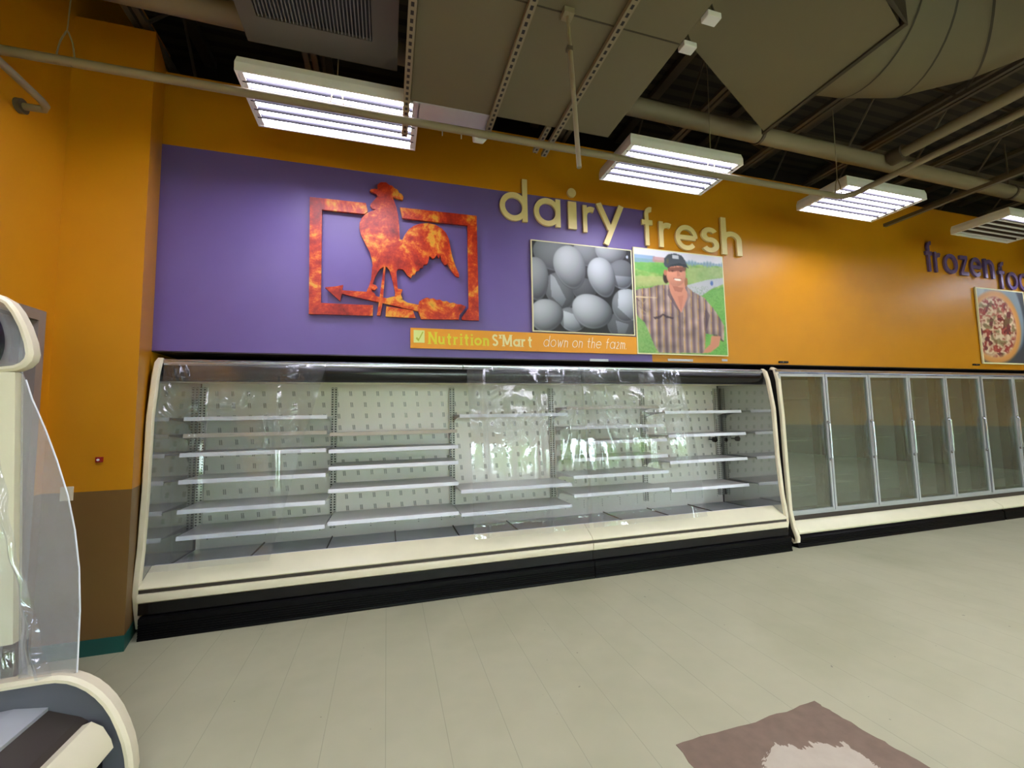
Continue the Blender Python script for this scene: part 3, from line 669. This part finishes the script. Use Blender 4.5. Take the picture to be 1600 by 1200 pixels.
# ------------------------------------------------------------------ rooster sign (flat cut-out board standing off the wall)
def wp(pts, y=WY, ox=460, oy=260, sc=.2):
    out = []
    for a, b in pts: q = hit(ox+a*sc, oy+b*sc, 1, y); out.append((q.x, q.z))
    return out
RY0, RY1 = WY-.045, WY-.02
r = empty('rooster_sign', (1.8, WY-.03, 2.5), 'red and amber cut-out rooster weathervane sign in a broken square frame on the purple wall', 'wall sign')
W_ = lambda pts: wp(pts, RY0)
fr = MB()
for pl in ([(120,238),(558,285),(574,350),(545,371),(215,336),(206,1066),(615,1084),(611,1166),(113,1152)],
           [(717,1093),(925,1124),(948,1184),(712,1172)],
           [(824,319),(1424,386),(1442,1204),(1312,1198),(1308,1180),(1362,1105),(1352,461),(843,404)]):
    fr.yprism(W_(pl), RY0, RY1)
obj('frame', fr, 'rust', r)
body = [(650,180),(648,145),(675,124),(715,124),(745,148),(762,150),(785,172),(805,180),(818,205),(838,215),(852,238),(845,262),(808,252),(770,240),(782,280),(797,320),(810,380),(818,450),(822,540),(826,572),(845,572),(862,535),(895,490),(935,463),(985,447),(1045,443),(1100,455),(1150,483),(1185,520),(1206,565),(1218,630),(1232,700),(1255,770),(1287,845),(1286,866),(1262,858),(1232,822),(1210,785),(1195,755),(1190,768),(1172,768),(1150,735),(1140,690),(1128,718),(1112,690),(1098,712),(1082,722),(1056,700),(1045,745),(1035,765),(1010,768),(1005,790),(980,795),(975,812),(950,820),(942,842),(922,848),(910,872),(882,852),(862,820),(845,803),(812,800),(790,825),(745,815),(722,785),(700,783),(668,800),(612,790),(606,730),(590,670),(555,605),(520,535),(508,480),(510,440),(528,400),(560,370),(600,350),(637,337),(608,330),(592,310),(596,292),(625,262),(652,232),(640,215),(590,192),(598,178),(630,175)]
obj('rooster', MB().yprism(W_(body), RY0-.001, RY1), 'rust', r)
lg = MB()
lg.yprism(W_([(608,785),(680,785),(655,820),(628,870),(612,920),(640,930),(650,948),(625,968),(600,958),(612,990),(560,985),(585,930),(600,880)]), RY0-.002, RY1)
lg.yprism(W_([(735,785),(800,800),(797,840),(802,900),(808,955),(845,962),(832,1000),(845,1035),(780,1040),(788,985),(772,920),(755,850)]), RY0-.002, RY1)
obj('legs', lg, 'rust', r)
ar = MB()
ar.yprism(W_([(238,945),(330,937),(380,926),(372,968),(540,978),(620,985),(640,1015),(720,1030),(780,1015),(850,1045),(885,1065),(985,1085),(962,1132),(690,1068),(370,995),(357,1052)]), RY0-.003, RY1)
ft = [(958,1085)]
top = [(975,1055),(1000,1040),(1035,1024),(1060,1035),(1085,1030),(1110,1045),(1135,1040),(1160,1055),(1190,1052),(1215,1068),(1245,1065),(1270,1078),(1300,1078),(1340,1095)]
ft = [(962,1120)]+top+[(1322,1125),(1290,1160),(1284,1197),(990,1192)]
ar.yprism(W_(ft), RY0-.0035, RY1); obj('arrow', ar, 'rust', r)
obj('pole', MB().yprism(W_([(699,780),(713,780),(690,1060),(670,1166),(644,1164),(660,1060)]), RY0-.004, RY1), 'rust', r)
bk = MB()
for a, b in ((1.12, 3.4), (1.12, 2.6), (2.55, 3.3), (2.56, 2.7), (1.75, 3.0)): bk.tube([(a, RY1, b), (a, WY, b)], .012, 8)
obj('standoff', bk, 'orange', r)

# ------------------------------------------------------------------ lettering
def arc(cx, cz, r, a0, a1, n=20, rz=None): 
    rz = rz or r
    return [(cx+r*math.cos(math.radians(a0+(a1-a0)*k/n)), cz+rz*math.sin(math.radians(a0+(a1-a0)*k/n))) for k in range(n+1)]
XH = .66                                            # x-height over ascender height
def glyph(c, w=.122):                                # list of centre lines in a unit-ascender frame
    R = (XH-w)/2; cz = XH/2; h = w/2
    bowl = arc(R+h, cz, R, 0, 360, 36)
    xr = 2*R+h+h*0
    G = {
     'd': [bowl, [(2*R+h, 0), (2*R+h, 1)]], 'a': [bowl, [(2*R+h, 0), (2*R+h, XH)]], 'b': [bowl, [(h, 0), (h, 1)]], 'o': [bowl],
     'i': [[(h, 0), (h, XH)]], 'r': [[(h, 0), (h, XH)], arc(h+.19, XH-.27, .19, 178, 62, 10)],
     'y': [[(.04, XH), (.30, .04)], [(.58, XH), (.19, -.34)]],
     'f': [[(.16, 0), (.16, .80)], arc(.29, .80, .13, 180, 75, 10), [(0, XH-.07), (.34, XH-.07)]],
     'e': [arc(R+h, cz, R, 0, 318, 32), [(h, cz), (2*R+h, cz)]],
     's': [arc(.21, XH*.735, .135, 30, 270, 16)+arc(.21, XH*.735-.27, .145, 90, -150, 16)[0:]],
     'h': [[(h, 0), (h, 1)], arc(h+.18, XH-.26, .18, 180, 0, 14)+[(h+.36, 0)]],
     'n': [[(h, 0), (h, XH)], arc(h+.18, XH-.26, .18, 180, 0, 14)+[(h+.36, 0)]],
     'z': [[(0.02, XH-h), (.44, XH-h)], [(.40, XH-h), (.06, h)], [(0.02, h), (.46, h)]],
     'N': [[(h, 0), (h, 1)], [(h, .97), (.62, .03)], [(.62, 0), (.62, 1)]],
     'u': [[(h, XH), (h, .26)]+arc(h+.18, .26, .18, 180, 360, 12), [(h+.36, XH), (h+.36, 0)]],
     't': [[(.17, .9), (.17, .16)]+arc(.29, .17, .12, 180, 280, 8), [(0, XH-.05), (.36, XH-.05)]],
     'S': [arc(.26, .735, .18, 25, 270, 16)+arc(.26, .285, .20, 90, -155, 16)], "'": [[(h, .98), (h, .72)]],
     'M': [[(h, 0), (h, 1)], [(h+.02, .97), (.42, .15)], [(.42, .15), (.76, .97)], [(.78, 0), (.78, 1)]],
     'w': [[(0, XH), (.15, 0)], [(.15, 0), (.3, XH*.8)], [(.3, XH*.8), (.42, 0)], [(.42, 0), (.62, XH)]],
     'm': [[(h, 0), (h, XH)], arc(h+.13, XH-.2, .13, 180, 0, 10)+[(h+.26, 0)], arc(h+.39, XH-.2, .13, 180, 0, 10)+[(h+.52, 0)]],
     '2': [arc(.17, XH-.17, .15, 150, -30, 10)+[(.03, .03)], [(.03, .03), (.36, .03)]], '.': [[(0, 0), (0, .07)]],
    }
    return G[c]
def gbounds(strokes, w):
    xs = [p[0] for s in strokes for p in s]; return min(xs)-w/2, max(xs)+w/2
def stroke_mesh(mb, strokes, w, tf, y0, y1):
    for si, s in enumerate(strokes):
        n = len(s); L = []; Rr = []
        closed = math.dist(s[0], s[-1]) < 1e-4
        for i, p in enumerate(s):
            a = s[i-1] if i > 0 else (s[-2] if closed else p); b = s[i+1] if i < n-1 else (s[1] if closed else p)
            d = Vector((b[0]-a[0], b[1]-a[1])).normalized(); nn = Vector((-d.y, d.x))*w/2
            L.append((p[0]+nn.x, p[1]+nn.y)); Rr.append((p[0]-nn.x, p[1]-nn.y))
        vs = []; dy = .0004*si
        for pt in zip(L, Rr):
            for q in pt:
                X, Z = tf(q); vs += [(X, y0-dy, Z), (X, y1, Z)]
        fs = []
        for i in range(n-1):
            o = i*4; t = o+4
            fs += [(o, t, t+2, o+2), (o+1, o+3, t+3, t+1), (o, o+1, t+1, t), (o+2, t+2, t+3, o+3)]
        if not closed: fs += [(0, 2, 3, 1), ((n-1)*4, (n-1)*4+1, (n-1)*4+3, (n-1)*4+2)]
        mb.add(vs, fs)
def letter(c, xa, xb, z0, zs, mname, label, grp, w=.122, th=.026):
    st = glyph(c, w); g0, g1 = gbounds(st, w if c not in 'yz' else w*.6)
    tf = lambda q: (xa+(q[0]-g0)/(g1-g0)*(xb-xa), z0+q[1]*zs)
    mb = MB(); stroke_mesh(mb, st, w, tf, WY-th-.008, WY-.008)
    if c == 'i':
        mb.yprism([(xa+(xb-xa)/2+.05*math.cos(t), z0+zs*.88+.05*math.sin(t)) for t in [k*math.pi/10 for k in range(20)]], WY-th-.008, WY-.008)
    return tag(obj('sign_letter', mb, mname), label, 'sign letter', grp)
X = lambda px, py: hit(px, py, 1, WY).x
rows = [('d', 780, 823, 3.565), ('a', 833, 874, 3.55), ('i', 886, 899, 3.55), ('r', 909, 929, 3.53), ('y', 931, 971, 3.575), ('f', 997, 1019, 3.46), ('r', 1026, 1047, 3.46), ('e', 1051, 1085, 3.455), ('s', 1091, 1118, 3.455), ('h', 1122, 1153, 3.455)]
names = ['d starting the word dairy', 'a in the word dairy', 'i with a round dot in dairy', 'r in the word dairy, before y', 'y ending the word dairy', 'f starting the word fresh', 'r in the word fresh, after f', 'e in the word fresh', 's in the word fresh', 'h ending the word fresh']
for (c, a, b, z), nm in zip(rows, names):
    letter(c, X(a, 340), X(b, 340), z, .46, 'letter', 'raised cream letter '+nm, 'cream letters of dairy fresh')
rows = [('f', 1442, 1455), ('r', 1457, 1467), ('o', 1471, 1492), ('z', 1495, 1509), ('e', 1512, 1529), ('n', 1533, 1548)]
for (c, a, b), nm in zip(rows, ('f starting the word frozen', 'r in the word frozen', 'o in the word frozen', 'z in the word frozen', 'e in the word frozen', 'n ending the word frozen')):
    letter(c, X(a, 410), X(b, 410), 3.545 if c != 'z' else 3.545, .46, 'pletter', 'raised violet letter '+nm, 'violet letters of frozen food')
rows = [('f', 1556, 1568), ('o', 1570, 1586), ('o', 1588, 1604), ('d', 1606, 1622)]
for (c, a, b), nm in zip(rows, ('f starting the second violet word, above the pizza poster', 'o after the f, above the pizza poster', 'o at the right edge of the photo', 'd just past the right edge of the photo')):
    letter(c, X(a, 440), X(b, 440), 3.40, .44, 'pletter', 'raised violet letter '+nm, 'violet letters of frozen food')

# ------------------------------------------------------------------ posters
def srgb(h): return np.array([int(h[i:i+2], 16)/255 for i in (0, 2, 4)])
class Paint:
    def __init__(s, nu, nv, quad):
        s.nu, s.nv = nu, nv; u, v = np.meshgrid((np.arange(nu)+.5)/nu, (np.arange(nv)+.5)/nv)
        (x0, y0), (x1, y1), (x2, y2), (x3, y3) = quad   # TL TR BR BL of the print, in zoomed photo points
        s.x = (x0*(1-u)+x1*u)*(1-v)+(x3*(1-u)+x2*u)*v; s.y = (y0*(1-u)+y1*u)*(1-v)+(y3*(1-u)+y2*u)*v
        s.c = np.zeros((nv, nu, 3)); s.rs = np.random.RandomState(3)
    def fill(s, col): s.c[:] = srgb(col) if isinstance(col, str) else col
    def put(s, a, col):
        a = np.clip(a, 0, 1)[..., None]; c = srgb(col) if isinstance(col, str) else col
        s.c = s.c*(1-a)+c*a
    def polym(s, pts):
        ins = np.zeros(s.x.shape, bool); n = len(pts)
        for i in range(n):
            (xa, ya), (xb, yb) = pts[i], pts[(i+1) % n]
            if ya == yb: continue
            c = ((ya > s.y) != (yb > s.y)) & (s.x < (xb-xa)*(s.y-ya)/(yb-ya)+xa); ins ^= c
        return ins.astype(float)
    def ell(s, cx, cy, rx, ry, ang=0, egg=0):
        t = math.radians(ang); dx = s.x-cx; dy = s.y-cy
        a = (dx*math.cos(t)+dy*math.sin(t))/rx; b = (-dx*math.sin(t)+dy*math.cos(t))/ry
        a = a*(1+egg*b); return np.sqrt(a*a+b*b), a, b
    def blob(s, cx, cy, rx, ry, col, ang=0, soft=.15):
        d, _, _ = s.ell(cx, cy, rx, ry, ang); s.put((1-d)/soft+.0, col)
    def vnoise(s, sc, seed):
        rs = np.random.RandomState(seed); g = rs.rand(64, 64); fx = (s.x/sc) % 63; fy = (s.y/sc) % 63
        i = fx.astype(int); j = fy.astype(int); a = fx-i; b = fy-j; i2 = (i+1) % 64; j2 = (j+1) % 64
        return (g[j, i]*(1-a)+g[j, i2]*a)*(1-b)+(g[j2, i]*(1-a)+g[j2, i2]*a)*b
    def mesh(s, x0, x1, z0, z1, y, parent):
        nu, nv = s.nu, s.nv; mb = MB()
        mb.grid(nu, nv, lambda u, v: (x0+(x1-x0)*u, y, z1+(z0-z1)*v))
        o = obj('print', mb, 'print', parent)
        c = np.clip(s.c, 0, 1); l = np.where(c < .04045, c/12.92, ((c+.055)/1.055)**2.4)
        at = o.data.color_attributes.new('ink', 'FLOAT_COLOR', 'CORNER')
        per = np.repeat(l.reshape(-1, 3), 4, axis=0); rgba = np.concatenate([per, np.ones((len(per), 1))], 1)
        # smooth across cells: use the vertex average
        g = l; pad = np.pad(g, ((1, 1), (1, 1), (0, 0)), 'edge'); vtx = (pad[:-1, :-1]+pad[1:, :-1]+pad[:-1, 1:]+pad[1:, 1:])/4
        vi = np.array([v for p in o.data.polygons for v in p.vertices]); rgba[:, :3] = vtx.reshape(-1, 3)[vi]
        at.data.foreach_set('color', rgba.ravel().astype(np.float32)); return o
def poster(x0, x1, z0, z1, label, paint, rim=.012):
    e = empty('poster', ((x0+x1)/2, WY-.015, z0), label, 'poster')
    obj('board', B(x0, WY-.03, z0, x1, WY-.012, z1), 'postercream', e)
    paint.mesh(x0+rim, x1-rim, z0+rim, z1-rim, WY-.0315, e); return e
# eggs
P = Paint(190, 155, [(47, 42), (820, 110), (843, 768), (60, 745)]); P.fill('0c0d10')
for (cx, cy, rx, ry) in ((75, 120, 8, 30), (90, 80, 6, 12), (790, 160, 9, 14), (800, 210, 6, 8), (745, 175, 8, 10)): P.blob(cx, cy, rx, ry, 'aab4c4')
def egg(cx, cy, rx, ry, ang, lx=-.35, ly=-.45, br=1.0, e=.12, cut=None):
    d, a, b = P.ell(cx, cy, rx, ry, ang, e)
    gx = (P.x-cx)/max(rx, ry); gy = (P.y-cy)/max(rx, ry); k = gx*lx+gy*ly
    nz = np.sqrt(np.clip(1-d*d, 0, 1)); sh = np.clip(.24+.50*nz+.75*k, .06, 1)*br
    rim_ = np.exp(-((d-.93)/.05)**2)*np.clip(gy, 0, 1)*.25; sh = np.clip(sh+rim_, 0, 1)
    col = sh[..., None]*srgb('d3dae2') + (1-sh[..., None])*srgb('23262b')*.9
    if cut is not None: col = np.where((P.polym(cut) > .5)[..., None], col*1.45, col)
    P.put((1-d)*max(rx, ry)/5, col)
egg(215, 150, 170, 130, 20, br=.55); egg(470, 130, 120, 110, 0, br=.62); egg(655, 120, 130, 100, 10, br=.85)
egg(740, 300, 110, 120, -20, br=.5, cut=[(690, 310), (830, 320), (830, 400), (720, 420)])
egg(255, 440, 110, 155, -20, br=.5, cut=[(180, 300), (215, 330), (300, 500), (270, 560), (190, 480)])
egg(440, 420, 100, 90, 20, br=.33); egg(345, 660, 110, 90, 30, br=.6, cut=[(280, 590), (370, 620), (430, 760), (280, 760)])
egg(740, 700, 120, 110, 0, br=.35, cut=[(690, 660), (800, 690), (770, 760), (710, 760)])
egg(785, 545, 130, 135, 20, br=.62, cut=[(715, 420), (850, 410), (850, 680), (710, 560)])
egg(75, 345, 95, 175, -4, br=.85); egg(150, 630, 125, 130, 20, br=.95)
egg(333, 250, 122, 178, -14, br=1.0); egg(583, 325, 108, 165, -17, br=1.0); egg(500, 595, 165, 132, 22, br=1.0)
tq = [hit(827, 376, 1, WY), hit(990, 524, 1, WY)]
poster(3.165, 4.355, 2.415, 3.385, 'square poster photograph of white eggs', P)
# farmer
P = Paint(170, 170, [(850, 118), (1520, 172), (1560, 920), (882, 905)]); P.fill('8db46a')
n1 = P.vnoise(45, 1); n2 = P.vnoise(14, 2); n3 = P.vnoise(6, 5)
P.c[:] = srgb('86b25e')+(n1[..., None]-.5)*np.array([.28, .12, .16])+(n2[..., None]-.5)*.12
sky = P.polym([(800, 60), (1600, 60), (1600, 250), (800, 190)]); P.put(sky, 'dfe0ee')
P.put(P.polym([(845, 165), (1000, 175), (1000, 225), (845, 225)])*.8, '7fa5c9'); P.put(P.polym([(985, 180), (1080, 185), (1080, 225), (985, 222)])*.8, 'c08d8d')
for cx in range(1235, 1530, 24): P.blob(cx, 222+(cx-1235)*.04, 17, 22+10*math.sin(cx), '7f9fb6' if cx % 48 else '6d9a88', 0, .6)
P.put(P.polym([(840, 225), (1100, 225), (1100, 320), (960, 300), (840, 270)])*.55, '5fae55'); P.put(P.polym([(840, 330), (1080, 330), (1080, 400), (840, 420)])*.6, 'b9b37e')
P.put(P.polym([(1240, 260), (1540, 250), (1540, 330), (1250, 385)])*.55, 'a3b477')
P.put(P.polym([(1235, 395), (1400, 350), (1540, 330), (1540, 375), (1430, 420), (1360, 470), (1240, 480)])*.9, 'bdbccd'); P.blob(1437, 375, 13, 20, '4d6db0')
P.put(P.polym([(1360, 470), (1430, 425), (1570, 390), (1570, 930), (1360, 930)])*.7, '69b150'); P.put(P.polym([(860, 640), (960, 700), (1010, 920), (860, 920)])*.8, '7fae62')
P.put((n3 > .62)*P.polym([(840, 400), (1570, 400), (1570, 930), (840, 930)])*.25, '3d7a2e')
P.c = P.c
# body
shirt = [(862, 440), (900, 425), (960, 420), (1020, 398), (1100, 392), (1240, 400), (1285, 440), (1380, 490), (1450, 570), (1500, 640), (1535, 700), (1530, 815), (1500, 800), (1475, 770), (1385, 760), (1380, 860), (1370, 905), (1030, 905), (1000, 860), (960, 760), (925, 680), (880, 640), (862, 600)]
stp = 0.5+.5*np.sin((P.x+(P.y-650)*-.04)*2*math.pi/52); st2 = (np.abs(((P.x/52) % 1)-.5) < .07)
base = srgb('6f5a63')*(1-stp[..., None])+srgb('b29d92')*stp[..., None]; base = np.where(st2[..., None], srgb('b58f5a'), base); base = base*(.82+.35*n1[..., None])
P.put(P.polym(shirt), base)
P.put(P.polym([(1385, 560), (1420, 620), (1400, 700), (1380, 760), (1370, 660)])*.45, '3a2d3c'); P.put(P.polym([(1440, 770), (1470, 765), (1535, 815), (1520, 820)])*.6, '3a2d35')
P.put(P.polym([(985, 640), (1035, 628), (1060, 610), (1090, 628), (1140, 640), (1135, 652), (1085, 645), (1060, 626), (1035, 650), (1000, 655)])*.8, '372a33')
P.put(P.polym([(1200, 600), (1210, 600), (1215, 900), (1205, 900)])*.4, '3c2f38')
for k in range(26):
    xx = 862+P.rs.rand()*80; yy = 430+P.rs.rand()*200; dx = P.rs.uniform(-60, 60); dy = P.rs.uniform(-60, 60); P.put(P.polym([(xx, yy), (xx+4, yy), (xx+dx+4, yy+dy), (xx+dx, yy+dy)])*.7, 'c9b28a' if k % 2 else '5a4438')
P.put(P.polym([(862, 486), (1010, 490), (1010, 496), (862, 494)]), 'd9c49c')
skin = 'd08d74'
P.put(P.polym([(1108, 330), (1228, 360), (1232, 430), (1260, 470), (1195, 605), (1150, 520), (1118, 460), (1105, 400)]), skin)
P.put(P.polym([(1130, 400), (1215, 415), (1200, 450), (1150, 440)])*.45, '8e4f3f'); P.put(P.polym([(1170, 480), (1215, 470), (1196, 600)])*.3, 'a85f4c')
P.put(P.polym([(1100, 390), (1118, 455), (1150, 520), (1196, 610), (1150, 560), (1095, 470)])*.7, '5f4d58'); P.put(P.polym([(1240, 400), (1268, 470), (1250, 520), (1200, 610), (1245, 480)])*.7, '8d7a80')
P.blob(1085, 335, 26, 52, '3a2822'); P.blob(1235, 370, 14, 38, '9a6a45')
d, a, b = P.ell(1160, 315, 76, 92, 4); P.put((1-d)*14, srgb('d9947a')*(1.02-.16*np.clip(b, 0, 1)[..., None]-.1*np.clip(a, 0, 1)[..., None]))
P.blob(1078, 300, 13, 24, 'c2785f')
P.put(P.polym([(1095, 262), (1240, 250), (1235, 285), (1100, 292)])*.75, '6b4036')
for cx in (1132, 1196): P.blob(cx, 288, 15, 6, '2c1c18', 0, .6)
P.put(P.polym([(1165, 285), (1180, 285), (1192, 325), (1165, 328)])*.5, 'b06c55'); P.blob(1170, 352, 30, 9, 'f3ebe0', 8); P.put(P.polym([(1138, 342), (1204, 346), (1200, 350), (1140, 347)])*.7, '7c3428')
P.put(P.polym([(1085, 262), (1068, 240), (1070, 190), (1098, 160), (1150, 150), (1200, 165), (1228, 200), (1245, 245), (1180, 236), (1120, 250)]), '4e5560')
P.put(P.polym([(1085, 268), (1120, 240), (1180, 226), (1235, 236), (1258, 262), (1180, 246), (1120, 256)]), '37404a'); P.put(P.polym([(1130, 165), (1178, 168), (1180, 195), (1133, 192)]), 'c3c8cf'); P.blob(1095, 210, 14, 30, '6b6a52', 0, .8)
P.put(P.polym([(1430, 775), (1505, 780), (1490, 850), (1420, 900), (1360, 905), (1385, 870), (1420, 840)]), 'c9896c')
poster(4.375, 5.60, 2.215, 3.425, 'square poster photograph of a smiling farmer in a cap and striped shirt', P)
# pizza
P = Paint(120, 130, [(98, 515), (470, 590), (470, 1050), (160, 1050)]); P.fill('3c444c')
n1 = P.vnoise(26, 7); n2 = P.vnoise(12, 8); n3 = P.vnoise(34, 9)
P.put(P.polym([(90, 500), (200, 500), (200, 600), (90, 620)])*.8, 'b9c4c0'); P.blob(300, 700, 150, 300, '7d8f99', -12, .1)
d, a, b = P.ell(225, 800, 205, 268, -8); P.put((1-d)*12, 'cf9350'); P.put((.9-d)*10, 'dd9f5c'); P.put((.84-d)*12, 'c8a98a')
ins = np.clip((.82-d)*12, 0, 1); P.put(ins*(n1 > .52), '9c3a34'); P.put(ins*(n2 > .6)*.8, 'e3d2b4'); P.put(ins*(n3 > .66)*.9, '6d2c30'); P.put(ins*(n2 < .28)*.8, 'b85a4e'); P.put(ins*(n1 < .25)*.6, '6f6a3e')
poster(10.27, 11.44, 2.215, 3.385, 'poster photograph of a pizza, at the right edge', P, .02)
# right neighbour, only its edge shows
P = Paint(60, 60, [(0, 0), (100, 0), (100, 100), (0, 100)]); P.fill('b9c9a0'); P.put(P.vnoise(9, 3), 'd9dcc8'); P.put(P.polym([(0, 60), (100, 50), (100, 100), (0, 100)])*.6, '8aa86a')
poster(11.47, 12.65, 2.215, 3.385, 'pale green poster just right of the pizza poster', P, .02)
# orange banner
e = empty('banner_sign', (3.2, WY-.015, 2.21), 'long orange banner board reading Nutrition S\'Mart down on the farm', 'banner')
obj('board', MB().box(1.95, WY-.028, 2.21, 4.372, WY-.012, 2.403), 'banner', e)
def write(text, xa, xb, z0, zs, w, mname, gap=.14, shear=0, serif=False, part='lettering'):
    # total width first
    adv = []; t = 0
    for c in text:
        if c == ' ': adv.append(None); t += .4; continue
        st = glyph(c, w); g = gbounds(st, w); adv.append((st, g, t)); t += g[1]-g[0]+gap
    t -= gap; k = (xb-xa)/t; mb = MB(); mm = 0
    for ch, a in zip(text, adv):
        if a is None: continue
        st, g, o = a; mm += 1
        tf = lambda q: (xa+(q[0]-g[0]+o+shear*q[1])*k, z0+q[1]*zs)
        stroke_mesh(mb, st, w, tf, WY-.0298, WY-.0278)
        if ch == 'i': mb.yprism([tf((w/2+w*.55*math.cos(q*.7854), .86+.09*math.sin(q*.7854))) for q in range(8)], WY-.0300, WY-.0278)
        if serif:
            for s_ in st:
                for p in (s_[0], s_[-1]):
                    if len(s_) == 2 and abs(s_[0][0]-s_[1][0]) < .01 and (p[1] < .02 or p[1] > .6):
                        dz = .07 if p[1] < .5 else -.07
                        x0_, z0_ = tf((p[0]-w*.85, p[1])); x1_, z1_ = tf((p[0]+w*.85, p[1]+dz)); mb.box(x0_, WY-.0302, z0_, x1_, WY-.0278, z1_)
    return obj(part, mb, mname, e)
write('Nutrition', X(669, 532), X(763, 536), 2.252, .118, .17, 'yellow', .12, 0, True)
write("S'Mart", X(768, 532), X(831, 540), 2.252, .118, .17, 'paleyellow', .12, 0, True)
write('down on the fa2m.', X(847, 536), X(976, 545), 2.262, .115, .055, 'whitetext', .17, .22, False)
obj('logo', MB().box(X(646, 520), WY-.0295, 2.262, X(663, 520), WY-.0278, 2.382), 'logo', e)
xa = X(646, 520); xb = X(663, 520)
obj('tick', MB().yprism([(xa+.02, 2.30), (xa+.045, 2.275), (xb-.01, 2.365), (xb-.02, 2.37), (xa+.047, 2.30), (xa+.028, 2.315)], WY-.031, WY-.029), 'logo2', e)
